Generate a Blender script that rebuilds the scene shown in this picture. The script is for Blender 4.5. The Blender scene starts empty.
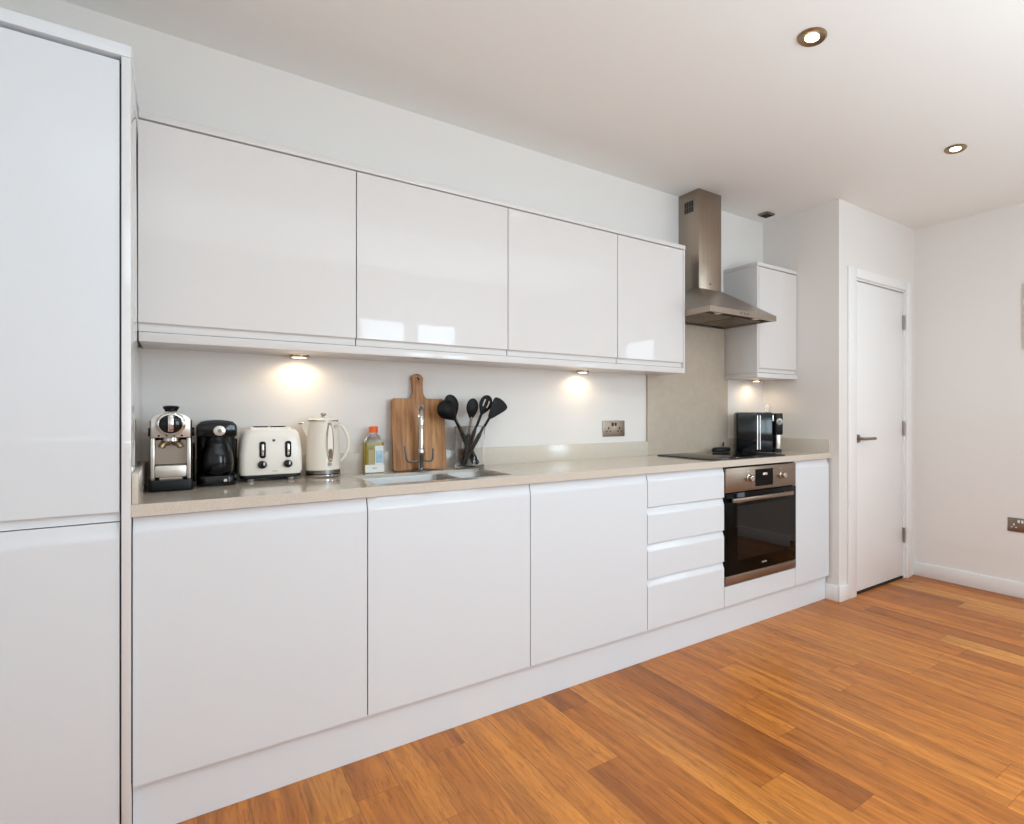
import bpy, bmesh, math, random
from mathutils import Vector, Matrix
random.seed(4)
PI = math.pi
COL = bpy.context.scene.collection

# ------------------------------------------------------------------ materials
def srgb(r, g, b):
    def f(c):
        c /= 255.0
        return c / 12.92 if c <= .04045 else ((c + .055) / 1.055) ** 2.4
    return (f(r), f(g), f(b), 1.0)

def mat(name, col, rough=.5, metal=0.0, spec=.5, coat=0.0, coat_rough=.03, trans=0.0, ior=1.45,
        noise=None, bump=None, emit=None, aniso=0.0):
    m = bpy.data.materials.new(name); m.use_nodes = True
    nt = m.node_tree; b = nt.nodes['Principled BSDF']
    b.inputs['Base Color'].default_value = col
    b.inputs['Roughness'].default_value = rough
    b.inputs['Metallic'].default_value = metal
    b.inputs['Specular IOR Level'].default_value = spec
    b.inputs['Coat Weight'].default_value = coat
    b.inputs['Coat Roughness'].default_value = coat_rough
    b.inputs['Transmission Weight'].default_value = trans
    b.inputs['IOR'].default_value = ior
    if emit:
        b.inputs['Emission Color'].default_value = emit[0]
        b.inputs['Emission Strength'].default_value = emit[1]
    tc = nt.nodes.new('ShaderNodeTexCoord')
    if noise:      # (scale xyz, amount, detail)
        mp = nt.nodes.new('ShaderNodeMapping'); mp.inputs['Scale'].default_value = noise[0]
        nz = nt.nodes.new('ShaderNodeTexNoise'); nz.inputs['Scale'].default_value = 1.0
        nz.inputs['Detail'].default_value = noise[2]
        rp = nt.nodes.new('ShaderNodeValToRGB')
        a = noise[1]
        c0 = tuple(max(0, c * (1 - a)) for c in col[:3]) + (1,)
        c1 = tuple(min(1, c * (1 + a)) for c in col[:3]) + (1,)
        rp.color_ramp.elements[0].position = .3; rp.color_ramp.elements[0].color = c0
        rp.color_ramp.elements[1].position = .7; rp.color_ramp.elements[1].color = c1
        nt.links.new(tc.outputs['Object'], mp.inputs['Vector'])
        nt.links.new(mp.outputs['Vector'], nz.inputs['Vector'])
        nt.links.new(nz.outputs['Fac'], rp.inputs['Fac'])
        nt.links.new(rp.outputs['Color'], b.inputs['Base Color'])
    if bump:       # (scale xyz, strength, distance)
        mp2 = nt.nodes.new('ShaderNodeMapping'); mp2.inputs['Scale'].default_value = bump[0]
        n2 = nt.nodes.new('ShaderNodeTexNoise'); n2.inputs['Scale'].default_value = 1.0
        n2.inputs['Detail'].default_value = 3
        bp = nt.nodes.new('ShaderNodeBump'); bp.inputs['Strength'].default_value = bump[1]
        bp.inputs['Distance'].default_value = bump[2]
        nt.links.new(tc.outputs['Object'], mp2.inputs['Vector'])
        nt.links.new(mp2.outputs['Vector'], n2.inputs['Vector'])
        nt.links.new(n2.outputs['Fac'], bp.inputs['Height'])
        nt.links.new(bp.outputs['Normal'], b.inputs['Normal'])
    return m

M = {}
M['wall'] = mat('wall_paint', srgb(228, 223, 219), .85, bump=((60, 60, 60), .03, .002))
M['ceiling'] = mat('ceiling_paint', srgb(238, 237, 234), .9)
M['trim'] = mat('trim_paint', srgb(236, 234, 233), .4)
M['gloss'] = mat('white_gloss_lacquer', srgb(220, 223, 227), .36, coat=.28, coat_rough=.03, spec=.3)
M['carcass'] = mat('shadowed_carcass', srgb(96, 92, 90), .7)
M['gloss_up'] = mat('white_gloss_lacquer_upper', srgb(217, 213, 211), .34, coat=.42, coat_rough=.03, spec=.3)
M['gloss_side'] = mat('white_gloss_side_panel', srgb(222, 222, 223), .12, coat=1.0, coat_rough=.02, spec=.6)
M['kettle_trim'] = mat('kettle_bronze_trim', srgb(142, 118, 98), .3, metal=.8)
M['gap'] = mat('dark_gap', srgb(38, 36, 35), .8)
M['plinth'] = mat('plinth_white', srgb(224, 228, 233), .4)
M['stone'] = mat('beige_quartz', srgb(205, 195, 182), .14, coat=.35, coat_rough=.05, noise=((260, 260, 260), .10, 2))
M['stone_panel'] = mat('beige_quartz_panel', srgb(187, 172, 155), .3, noise=((24, 24, 24), .05, 5))
M['steel'] = mat('brushed_steel', srgb(150, 135, 121), .36, metal=1.0, noise=((3, 3, 260), .06, 2))
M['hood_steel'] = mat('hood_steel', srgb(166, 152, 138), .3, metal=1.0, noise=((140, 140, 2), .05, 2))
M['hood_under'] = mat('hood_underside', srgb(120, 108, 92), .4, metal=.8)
M['sink_steel'] = mat('sink_steel', srgb(172, 170, 168), .5, metal=.7)
M['chrome'] = mat('chrome', srgb(196, 190, 184), .08, metal=1.0)
M['satin'] = mat('satin_nickel', srgb(150, 140, 130), .3, metal=1.0)
M['silver'] = mat('silver_plastic', srgb(200, 192, 184), .28, metal=.7)
M['steel_dark'] = mat('dark_brushed_steel', srgb(120, 116, 112), .35, metal=.9)
M['black'] = mat('black_gloss', srgb(9, 9, 10), .14, spec=.35)
M['black_satin'] = mat('black_satin', srgb(12, 12, 13), .4, spec=.3)
M['rubber'] = mat('black_silicone', srgb(9, 9, 10), .5, spec=.25)
M['oven_glass'] = mat('oven_black_glass', srgb(8, 7, 6), .05, spec=.16)
M['oven_window'] = mat('oven_window_glass', srgb(14, 12, 10), .03, spec=.42)
M['hob_glass'] = mat('hob_black_glass', srgb(12, 11, 11), .05, spec=.4)
M['hob_mark'] = mat('hob_marking', srgb(70, 68, 66), .2)
M['cream'] = mat('cream_enamel', srgb(232, 222, 208), .25, coat=.4)
M['cream_light'] = mat('cream_light', srgb(238, 230, 220), .25, coat=.3)
M['brown_glass'] = mat('smoked_window', srgb(120, 95, 75), .15, coat=.5)
M['glass'] = mat('clear_glass', (1, 1, 1, 1), .02, trans=1.0, ior=1.35)
M['pane'] = mat('window_pane_glass', (1, 1, 1, 1), .0, trans=1.0, ior=1.05)
M['oil'] = mat('olive_oil', srgb(160, 138, 20), .1, trans=.25, ior=1.4)
M['orange'] = mat('orange_cap', srgb(232, 92, 22), .4)
M['label_white'] = mat('paper_white', srgb(228, 226, 222), .6)
M['label_blue'] = mat('paper_blue', srgb(160, 190, 205), .6, noise=((60, 60, 60), .25, 3))
M['label_tan'] = mat('paper_tan', srgb(176, 160, 118), .6)
M['ink'] = mat('ink', srgb(70, 66, 64), .6)
M['lamp_on'] = mat('lamp_emitter', srgb(255, 240, 215), .4, emit=(srgb(255, 232, 196), 14))
M['display'] = mat('display_digits', srgb(230, 230, 230), .4, emit=(srgb(235, 225, 220), 1.5))
M['bronze'] = mat('downlight_bronze', srgb(150, 128, 98), .3, metal=.9)
M['canvas'] = mat('cream_canvas', srgb(214, 204, 188), .7)
M['white_plastic'] = mat('white_plastic', srgb(235, 233, 230), .35)

def wood_board():
    m = bpy.data.materials.new('board_wood'); m.use_nodes = True
    nt = m.node_tree; b = nt.nodes['Principled BSDF']; b.inputs['Roughness'].default_value = .5
    tc = nt.nodes.new('ShaderNodeTexCoord'); mp = nt.nodes.new('ShaderNodeMapping')
    mp.inputs['Scale'].default_value = (55, 20, 4)
    nz = nt.nodes.new('ShaderNodeTexNoise'); nz.inputs['Scale'].default_value = 1; nz.inputs['Detail'].default_value = 6
    nz.inputs['Distortion'].default_value = .6
    rp = nt.nodes.new('ShaderNodeValToRGB')
    rp.color_ramp.elements[0].position = .3; rp.color_ramp.elements[0].color = srgb(132, 84, 44)
    rp.color_ramp.elements[1].position = .7; rp.color_ramp.elements[1].color = srgb(196, 140, 84)
    nt.links.new(tc.outputs['Object'], mp.inputs['Vector']); nt.links.new(mp.outputs['Vector'], nz.inputs['Vector'])
    nt.links.new(nz.outputs['Fac'], rp.inputs['Fac']); nt.links.new(rp.outputs['Color'], b.inputs['Base Color'])
    return m
M['board'] = wood_board()

def plank_floor():
    m = bpy.data.materials.new('oak_planks'); m.use_nodes = True
    nt = m.node_tree; N = nt.nodes; L = nt.links
    b = N['Principled BSDF']
    def math_(op, a, c=None, d=None):
        n = N.new('ShaderNodeMath'); n.operation = op
        for i, v in enumerate((a, c, d)):
            if v is None: continue
            if isinstance(v, (int, float)): n.inputs[i].default_value = v
            else: L.new(v, n.inputs[i])
        return n.outputs[0]
    tc = N.new('ShaderNodeTexCoord'); sp = N.new('ShaderNodeSeparateXYZ'); L.new(tc.outputs['Object'], sp.inputs[0])
    x, y = sp.outputs['X'], sp.outputs['Y']
    u = math_('DIVIDE', math_('ADD', x, 10 + .012), .1225)
    row = math_('FLOOR', u); fu = math_('FRACT', u)
    wn = N.new('ShaderNodeTexWhiteNoise'); wn.noise_dimensions = '1D'; L.new(row, wn.inputs['W'])
    v = math_('ADD', math_('DIVIDE', y, 1.15), math_('MULTIPLY', wn.outputs['Value'], 7.3))
    pid = math_('FLOOR', v); fv = math_('FRACT', v)
    cb = N.new('ShaderNodeCombineXYZ'); L.new(row, cb.inputs[0]); L.new(pid, cb.inputs[1])
    w2 = N.new('ShaderNodeTexWhiteNoise'); w2.noise_dimensions = '3D'; L.new(cb.outputs[0], w2.inputs['Vector'])
    # grain coordinates, shifted per plank
    cg = N.new('ShaderNodeCombineXYZ')
    L.new(math_('ADD', math_('MULTIPLY', x, 30), math_('MULTIPLY', w2.outputs['Value'], 50)), cg.inputs[0])
    L.new(math_('ADD', math_('MULTIPLY', y, 1.8), math_('MULTIPLY', w2.outputs['Value'], 31)), cg.inputs[1])
    g1 = N.new('ShaderNodeTexNoise'); g1.inputs['Scale'].default_value = .55; g1.inputs['Detail'].default_value = 8
    g1.inputs['Roughness'].default_value = .62; g1.inputs['Distortion'].default_value = 1.1
    L.new(cg.outputs[0], g1.inputs['Vector'])
    # cathedral rings
    cr = N.new('ShaderNodeCombineXYZ')
    L.new(math_('ADD', math_('MULTIPLY', x, 9), math_('MULTIPLY', w2.outputs['Value'], 17)), cr.inputs[0])
    L.new(math_('ADD', math_('MULTIPLY', y, .8), math_('MULTIPLY', w2.outputs['Value'], 9)), cr.inputs[1])
    g2 = N.new('ShaderNodeTexNoise'); g2.inputs['Scale'].default_value = 1.0; g2.inputs['Detail'].default_value = 2
    L.new(cr.outputs[0], g2.inputs['Vector'])
    ring = math_('FRACT', math_('MULTIPLY', g2.outputs['Fac'], 16))
    ringm = math_('POWER', math_('ABSOLUTE', math_('SUBTRACT', math_('MULTIPLY', ring, 2), 1)), 5)
    # fine pores
    cp = N.new('ShaderNodeCombineXYZ')
    L.new(math_('MULTIPLY', x, 150), cp.inputs[0]); L.new(math_('MULTIPLY', y, 11), cp.inputs[1])
    g3 = N.new('ShaderNodeTexNoise'); g3.inputs['Scale'].default_value = 1.0; g3.inputs['Detail'].default_value = 2
    L.new(cp.outputs[0], g3.inputs['Vector'])
    base = N.new('ShaderNodeValToRGB'); e = base.color_ramp.elements
    e[0].position = 0; e[0].color = srgb(160, 92, 33)
    e[1].position = 1; e[1].color = srgb(212, 144, 68)
    for p, c in ((.10, (178, 105, 38)), (.5, (194, 118, 44)), (.9, (204, 128, 50))):
        q = e.new(p); q.color = srgb(*c)
    L.new(w2.outputs['Value'], base.inputs['Fac'])
    gm = N.new('ShaderNodeValToRGB'); e = gm.color_ramp.elements
    e[0].position = .33; e[0].color = (.60, .53, .48, 1); e[1].position = .64; e[1].color = (1.16, 1.17, 1.18, 1)
    L.new(g1.outputs['Fac'], gm.inputs['Fac'])
    def mix(op, fac, A, B):
        n = N.new('ShaderNodeMix'); n.data_type = 'RGBA'; n.blend_type = op
        if isinstance(fac, (int, float)): n.inputs[0].default_value = fac
        else: L.new(fac, n.inputs[0])
        for i, v in ((6, A), (7, B)):
            if isinstance(v, tuple): n.inputs[i].default_value = v
            else: L.new(v, n.inputs[i])
        return n.outputs[2]
    c = mix('MULTIPLY', 1.0, base.outputs['Color'], gm.outputs['Color'])
    c = mix('MULTIPLY', math_('MULTIPLY', ringm, .40), c, (.55, .45, .38, 1))
    pore = math_('MULTIPLY', math_('GREATER_THAN', g3.outputs['Fac'], .60), .44)
    c = mix('MULTIPLY', pore, c, (.55, .45, .38, 1))
    # knots
    vk = N.new('ShaderNodeTexVoronoi'); vk.inputs['Scale'].default_value = 2.1
    ck = N.new('ShaderNodeCombineXYZ'); L.new(math_('MULTIPLY', x, 1.6), ck.inputs[0]); L.new(y, ck.inputs[1]); L.new(ck.outputs[0], vk.inputs['Vector'])
    kn = math_('LESS_THAN', math_('ADD', vk.outputs['Distance'], math_('MULTIPLY', g3.outputs['Fac'], .012)), .026)
    c = mix('MULTIPLY', math_('MULTIPLY', kn, .7), c, (.4, .28, .2, 1))
    # joints
    e1 = math_('LESS_THAN', math_('MINIMUM', fu, math_('SUBTRACT', 1, fu)), .011)
    e2 = math_('LESS_THAN', math_('MINIMUM', fv, math_('SUBTRACT', 1, fv)), .0011)
    jt = math_('MAXIMUM', e1, e2)
    c = mix('MULTIPLY', math_('MULTIPLY', jt, .6), c, (.45, .36, .3, 1))
    L.new(c, b.inputs['Base Color'])
    rr = math_('ADD', .30, math_('MULTIPLY', g1.outputs['Fac'], .14)); L.new(rr, b.inputs['Roughness'])
    b.inputs['Specular IOR Level'].default_value = .45
    bp = N.new('ShaderNodeBump'); bp.inputs['Strength'].default_value = .25; bp.inputs['Distance'].default_value = .002
    L.new(math_('SUBTRACT', math_('MULTIPLY', g1.outputs['Fac'], .3), jt), bp.inputs['Height']); L.new(bp.outputs['Normal'], b.inputs['Normal'])
    return m
M['floor'] = plank_floor()

# ------------------------------------------------------------------ mesh helpers
def new(): return bmesh.new()

def bx(bm, x0, x1, y0, y1, z0, z1):
    vs = [bm.verts.new(p) for p in ((x0, y0, z0), (x1, y0, z0), (x1, y1, z0), (x0, y1, z0),
                                    (x0, y0, z1), (x1, y0, z1), (x1, y1, z1), (x0, y1, z1))]
    for f in ((3, 2, 1, 0), (4, 5, 6, 7), (0, 1, 5, 4), (1, 2, 6, 5), (2, 3, 7, 6), (3, 0, 4, 7)):
        bm.faces.new([vs[i] for i in f])
    return bm

def box(*a): return bx(new(), *a)

def extrude_x(bm, prof, x0, x1):
    """prof: list of (y,z); extruded along x"""
    a = [bm.verts.new((x0, y, z)) for y, z in prof]; b = [bm.verts.new((x1, y, z)) for y, z in prof]
    n = len(prof)
    for i in range(n):
        bm.faces.new((a[i], a[(i + 1) % n], b[(i + 1) % n], b[i]))
    bm.faces.new(a[::-1]); bm.faces.new(b)
    bmesh.ops.recalc_face_normals(bm, faces=bm.faces)
    return bm

def extrude_dir(bm, pts, d):
    """closed polygon pts (3D) extruded by vector d"""
    a = [bm.verts.new(p) for p in pts]; b = [bm.verts.new(Vector(p) + Vector(d)) for p in pts]
    n = len(pts)
    for i in range(n):
        bm.faces.new((a[i], a[(i + 1) % n], b[(i + 1) % n], b[i]))
    bm.faces.new(a[::-1]); bm.faces.new(b)
    bmesh.ops.recalc_face_normals(bm, faces=bm.faces)
    return bm

def lathe(bm, prof, c=(0, 0, 0), n=32, axis='z', sx=1, sy=1):
    rings = []
    for r, h in prof:
        ring = []
        for i in range(n):
            t = 2 * PI * i / n
            a, b_ = r * math.cos(t) * sx, r * math.sin(t) * sy
            if axis == 'z': p = (c[0] + a, c[1] + b_, c[2] + h)
            elif axis == 'y': p = (c[0] + a, c[1] + h, c[2] + b_)
            else: p = (c[0] + h, c[1] + a, c[2] + b_)
            ring.append(bm.verts.new(p))
        rings.append(ring)
    for k in range(len(rings) - 1):
        for i in range(n):
            j = (i + 1) % n
            bm.faces.new((rings[k][i], rings[k][j], rings[k + 1][j], rings[k + 1][i]))
    bm.faces.new(rings[0][::-1]); bm.faces.new(rings[-1])
    bmesh.ops.recalc_face_normals(bm, faces=bm.faces)
    return bm

def tube(bm, pts, r, n=12, flat=1.0):
    pts = [Vector(p) for p in pts]
    if not isinstance(r, (list, tuple)): r = [r] * len(pts)
    rings = []
    up = None
    for i, p in enumerate(pts):
        t = (pts[min(i + 1, len(pts) - 1)] - pts[max(i - 1, 0)]).normalized()
        if up is None:
            up = Vector((0, 0, 1)) if abs(t.z) < .9 else Vector((1, 0, 0))
        s = t.cross(up).normalized(); up = s.cross(t).normalized()
        rings.append([bm.verts.new(p + s * math.cos(2 * PI * k / n) * r[i] + up * math.sin(2 * PI * k / n) * r[i] * flat) for k in range(n)])
    for k in range(len(rings) - 1):
        for i in range(n):
            j = (i + 1) % n
            bm.faces.new((rings[k][i], rings[k][j], rings[k + 1][j], rings[k + 1][i]))
    bm.faces.new(rings[0][::-1]); bm.faces.new(rings[-1])
    bmesh.ops.recalc_face_normals(bm, faces=bm.faces)
    return bm

def smooth_path(pts, n=8):
    P = [Vector(p) for p in pts]; P = [P[0]] + P + [P[-1]]; out = []
    for i in range(1, len(P) - 2):
        for k in range(n):
            t = k / n
            a, b, c, d = P[i - 1], P[i], P[i + 1], P[i + 2]
            out.append(.5 * ((2 * b) + (c - a) * t + (2 * a - 5 * b + 4 * c - d) * t * t + (3 * b - a - 3 * c + d) * t ** 3))
    out.append(P[-2]); return out

def rrect(x0, x1, z0, z1, r, n=6):
    """rounded rectangle outline in (a,b)"""
    out = []
    for cx, cy, a0 in ((x1 - r, z1 - r, 0), (x0 + r, z1 - r, 90), (x0 + r, z0 + r, 180), (x1 - r, z0 + r, 270)):
        for k in range(n + 1):
            a = math.radians(a0 + 90 * k / n)
            out.append((cx + r * math.cos(a), cy + r * math.sin(a)))
    return out

def obj(name, bm, material, parent=None, loc=(0, 0, 0), bevel=0, smooth=False, seg=2, subsurf=0, local=False, kind=None):
    """verts are in world axes; loc is the world origin of the thing (its parts are stored relative to it)"""
    me = bpy.data.meshes.new(name)
    bmesh.ops.recalc_face_normals(bm, faces=bm.faces)
    off = Vector((0, 0, 0)) if local else Vector(loc)
    if parent is not None and not local:
        q = parent
        off = Vector((0, 0, 0))
        while q is not None:
            off += q.location; q = q.parent
    bmesh.ops.translate(bm, verts=bm.verts, vec=-off)
    bm.to_mesh(me); bm.free()
    me.materials.append(material)
    if smooth:
        me.shade_smooth()
    o = bpy.data.objects.new(name, me); COL.objects.link(o)
    if parent is not None: o.parent = parent
    else: o.location = loc
    if bevel:
        b = o.modifiers.new('bevel', 'BEVEL'); b.width = bevel; b.segments = seg; b.limit_method = 'ANGLE'; b.angle_limit = math.radians(35)
        b.harden_normals = False
    if subsurf:
        s = o.modifiers.new('sub', 'SUBSURF'); s.levels = subsurf; s.render_levels = subsurf
    if smooth or bevel:
        me.shade_smooth()
        es = o.modifiers.new('split', 'EDGE_SPLIT'); es.split_angle = math.radians(38)
    if kind: o['kind'] = kind
    return o

def tag(o, label, cat, group=None):
    o['label'] = label; o['category'] = cat
    if group: o['group'] = group
    return o

def thing(name, label, cat, loc, group=None, rotz=0):
    o = bpy.data.objects.new(name, None); COL.objects.link(o)
    o.location = loc; o.rotation_euler = (0, 0, rotz); o.empty_display_size = .05
    return tag(o, label, cat, group)

def struct(name, bm, m, bevel=0, parent=None):
    o = obj(name, bm, m, parent, bevel=bevel)
    if parent is None: o['kind'] = 'structure'
    return o

# ------------------------------------------------------------------ main dimensions
WY = .525            # kitchen wall plane
CZ = 2.45            # ceiling
BX, BY = 3.12, -.06  # corner of the boxed-out wall that holds the door
RX = 4.07            # right wall
LX = -.80            # left wall
FY = -3.0            # wall behind the camera
WT0, WT1 = .87, .903 # worktop
UY = .28             # wall cabinet front plane

# ------------------------------------------------------------------ room shell
struct('floor', box(LX - .1, RX + .1, FY - .1, WY + .1, -.05, 0), M['floor'])
struct('ceiling', box(LX - .1, RX + .1, FY - .1, WY + .1, CZ, CZ + .05), M['ceiling'])
struct('wall_back', box(LX - .1, BX, WY, WY + .1, 0, CZ), M['wall'])
struct('wall_left', box(LX - .1, LX, FY, WY, 0, CZ), M['wall'])
# boxed-out side wall
struct('wall_side', box(BX, BX + .09, BY + .1, WY + .1, 0, CZ), M['wall'])
DX0, DX1, DZ1 = 3.290, 3.935, 2.0          # door opening
b = new()
bx(b, BX, DX0, BY, BY + .1, 0, CZ); bx(b, DX1, RX, BY, BY + .1, 0, CZ); bx(b, DX0, DX1, BY, BY + .1, DZ1, CZ)
struct('wall_front', b, M['wall'])
# right wall with a tall window towards the room's far end
W2 = (-2.86, -2.24, .80, 2.02)
b = new()
bx(b, RX, RX + .1, FY - .1, W2[0], 0, CZ); bx(b, RX, RX + .1, W2[1], WY + .1, 0, CZ)
bx(b, RX, RX + .1, W2[0], W2[1], 0, W2[2]); bx(b, RX, RX + .1, W2[0], W2[1], W2[3], CZ)
struct('wall_right', b, M['wall'])
# wall behind the camera, two tall casements
W1 = (1.20, 2.18, .80, 2.06)
b = new()
bx(b, LX - .1, W1[0], FY - .1, FY, 0, CZ); bx(b, W1[1], RX, FY - .1, FY, 0, CZ)
bx(b, W1[0], W1[1], FY - .1, FY, 0, W1[2]); bx(b, W1[0], W1[1], FY - .1, FY, W1[3], CZ)
struct('wall_rear', b, M['wall'])
b = new()
x0, x1, z0, z1 = W1
for a in ((x0, x0 + .06), (1.63, 1.76), (x1 - .06, x1)): bx(b, a[0], a[1], FY - .07, FY - .02, z0, z1)
for a in ((z0, z0 + .06), (z1 - .06, z1)):
    bx(b, x0 + .06, 1.63, FY - .07, FY - .02, *a); bx(b, 1.76, x1 - .06, FY - .07, FY - .02, *a)
w = struct('window_1', b, M['trim'])
obj('pane', bx(box(x0 + .06, 1.63, FY - .05, FY - .045, z0 + .06, z1 - .06), 1.76, x1 - .06, FY - .05, FY - .045, z0 + .06, z1 - .06), M['pane'], w)
b = new()
y0, y1, z0, z1 = W2
bx(b, RX + .02, RX + .07, y0, y0 + .05, z0, z1); bx(b, RX + .02, RX + .07, y1 - .05, y1, z0, z1)
bx(b, RX + .02, RX + .07, y0 + .05, y1 - .05, z0, z0 + .05); bx(b, RX + .02, RX + .07, y0 + .05, y1 - .05, z1 - .05, z1)
w = struct('window_2', b, M['trim'])
obj('pane', box(RX + .045, RX + .05, y0 + .05, y1 - .05, z0 + .05, z1 - .05), M['pane'], w)

# skirting boards
SK = .095
def skirt(name, bm): return struct(name, bm, M['trim'], bevel=.004)
skirt('baseboard_right', box(RX - .016, RX, FY + .016, BY - .001, 0, SK))
b = new()
bx(b, BX - .014, BX, BY, .05, 0, SK); bx(b, BX - .014, DX0 - .085, BY - .016, BY, 0, SK)
skirt('baseboard_front', b)
skirt('baseboard_rear', box(LX + .016, RX - .016, FY, FY + .016, 0, SK))
skirt('baseboard_left', box(LX, LX + .016, FY + .016, -.05, 0, SK))

# door
b = new()
a0, a1, az = DX0 - .084, DX1 + .062, DZ1 + .055
bx(b, a0, DX0 + .004, BY - .016, BY, 0, az); bx(b, DX1 - .004, a1, BY - .016, BY, 0, az); bx(b, DX0 + .004, DX1 - .004, BY - .016, BY, DZ1 - .004, az)
struct('trim_1', b, M['trim'], bevel=.004)
b = new()
bx(b, DX0, DX0 + .014, BY, BY + .1, 0, DZ1); bx(b, DX1 - .014, DX1, BY, BY + .1, 0, DZ1); bx(b, DX0 + .014, DX1 - .014, BY, BY + .1, DZ1 - .014, DZ1)
bx(b, DX0 + .014, DX1 - .014, BY + .06, BY + .08, DZ1 - .03, DZ1 - .014)
struct('trim_2', b, M['trim'])
dr = struct('door_1', box(DX0 + .018, DX1 - .018, BY + .008, BY + .05, .018, DZ1 - .020), M['trim'], bevel=.002)
hx, hz = 3.338, .985
hd = obj('door_handle', lathe(new(), [(.026, -.008), (.026, 0)], (hx, BY + .008, hz), 28, 'y'), M['satin'], dr, smooth=True)
obj('lever', tube(new(), smooth_path([(hx, BY, hz), (hx, BY - .030, hz), (hx + .012, BY - .045, hz), (hx + .04, BY - .048, hz), (hx + .118, BY - .048, hz)], 5), .0095, 14), M['satin'], hd, smooth=True)
for z in (1.775, 1.04, .30):
    obj('hinge', lathe(new(), [(.008, -.05), (.008, .05)], (DX1 - .017, BY + .001, z), 14), M['satin'], dr, smooth=True)
struct('door_gap_shade', box(DX0 + .016, DX1 - .016, BY + .006, BY + .075, 0, .012), M['gap'])  # dark slab standing in for the shade in the gap under the door

# ------------------------------------------------------------------ cabinetry
GAP = .0018
def carcass(x0, x1, y0, y1, z0, z1, t=.016, shelf=None, top=True):
    b = new()
    bx(b, x0, x0 + t, y0, y1, z0, z1); bx(b, x1 - t, x1, y0, y1, z0, z1)
    bx(b, x0 + t, x1 - t, y0, y1, z0, z0 + t)
    if top: bx(b, x0 + t, x1 - t, y0, y1, z1 - t, z1)
    bx(b, x0 + t, x1 - t, y1 - t, y1, z0 + t, z1 - (t if top else 0))
    if shelf: bx(b, x0 + t, x1 - t, y0 + .02, y1 - t, shelf, shelf + t)
    return b

def door_lip_top(x0, x1, z0, z1, yf=0.0, lip=.040):
    """front whose top edge is scooped back as a finger grip"""
    p = [(yf, z0), (yf, z1 - lip - .006), (yf, z1 - lip), (yf + .0012, z1 - lip + .005), (yf + .004, z1 - lip + .012), (yf + .008, z1 - lip + .022), (yf + .0105, z1 - .006), (yf + .0115, z1), (yf + .020, z1), (yf + .020, z0)]
    return extrude_x(new(), p, x0, x1)

def door_lip_bottom(x0, x1, z0, z1, yf, lip=.028):
    p = [(yf, z1), (yf, z0 + lip), (yf + .003, z0 + lip - .003), (yf + .013, z0 + lip - .002), (yf + .012, z0 + .004), (yf + .010, z0), (yf + .020, z0), (yf + .020, z1)]
    return extrude_x(new(), p, x0, x1)

J = [-.107, .475, 1.069, 1.664, 2.174, 2.767, 3.105]
DB, DT = .150, .866
base_labels = [
    'wide white gloss base cabinet next to the tall unit, below the coffee machines',
    'white gloss base cabinet below the sink and wooden chopping board',
    'white gloss base cabinet between the sink cabinet and the drawer stack',
]
base_top = [DT, .71, DT]
for i in range(3):
    t = thing('base_cabinet', base_labels[i], 'cabinet', ((J[i] + J[i + 1]) / 2, .27, DB), 'lower kitchen cabinets')
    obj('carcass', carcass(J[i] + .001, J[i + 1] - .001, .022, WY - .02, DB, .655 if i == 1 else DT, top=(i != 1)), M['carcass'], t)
    if i == 1: obj('carcass_rail', box(J[i] + .018, J[i + 1] - .018, .022, .04, .62, .655), M['carcass'], t)
    l = .003 if i == 0 else GAP
    obj('door', door_lip_top(J[i] + l, J[i + 1] - GAP, DB, DT), M['gloss'], t, smooth=True)
# drawer unit
t = thing('drawer_cabinet', 'white gloss base unit of four stacked drawers left of the oven', 'drawers', ((J[3] + J[4]) / 2, .27, DB), 'lower kitchen cabinets')
obj('carcass', carcass(J[3] + .001, J[4] - .001, .022, WY - .02, DB, DT), M['carcass'], t)
dz = [DT, .709, .541, .380, DB]
for k in range(4):
    obj('drawer', door_lip_top(J[3] + GAP, J[4] - GAP, dz[k + 1] + (.004 if k < 3 else 0), dz[k], 0, .034), M['gloss'], t, smooth=True)
# oven housing
t = thing('oven_housing', 'white base unit around the built-in oven with a low panel beneath it', 'cabinet', ((J[4] + J[5]) / 2, .27, DB), 'lower kitchen cabinets')
b = new()
bx(b, J[4] + .001, J[4] + .012, .030, WY - .02, DB, DT); bx(b, J[5] - .012, J[5] - .001, .030, WY - .02, DB, DT)
bx(b, J[4] + .012, J[5] - .012, .030, WY - .02, .235, .250); bx(b, J[4] + .012, J[5] - .012, .030, WY - .02, DB, DB + .015)
obj('carcass', b, M['carcass'], t)
obj('panel', box(J[4] + GAP, J[5] - GAP, 0, .02, DB, .252), M['gloss'], t)
# end base cabinet
t = thing('base_cabinet', 'narrow white gloss base cabinet right of the oven, against the side wall', 'cabinet', ((J[5] + J[6]) / 2, .27, DB), 'lower kitchen cabinets')
obj('carcass', carcass(J[5] + .001, J[6] - .001, .022, WY - .02, DB, DT), M['carcass'], t)
obj('door', door_lip_top(J[5] + GAP, J[6] - .001, DB, DT), M['gloss'], t, smooth=True)
# plinth
tag(obj('plinth', box(J[0] + .002, BX - .016, .024, .040, 0.001, DB - .002), M['plinth'], loc=(1.5, .03, 0)),
    'long white plinth board on the floor below the base cabinets', 'plinth')

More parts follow.
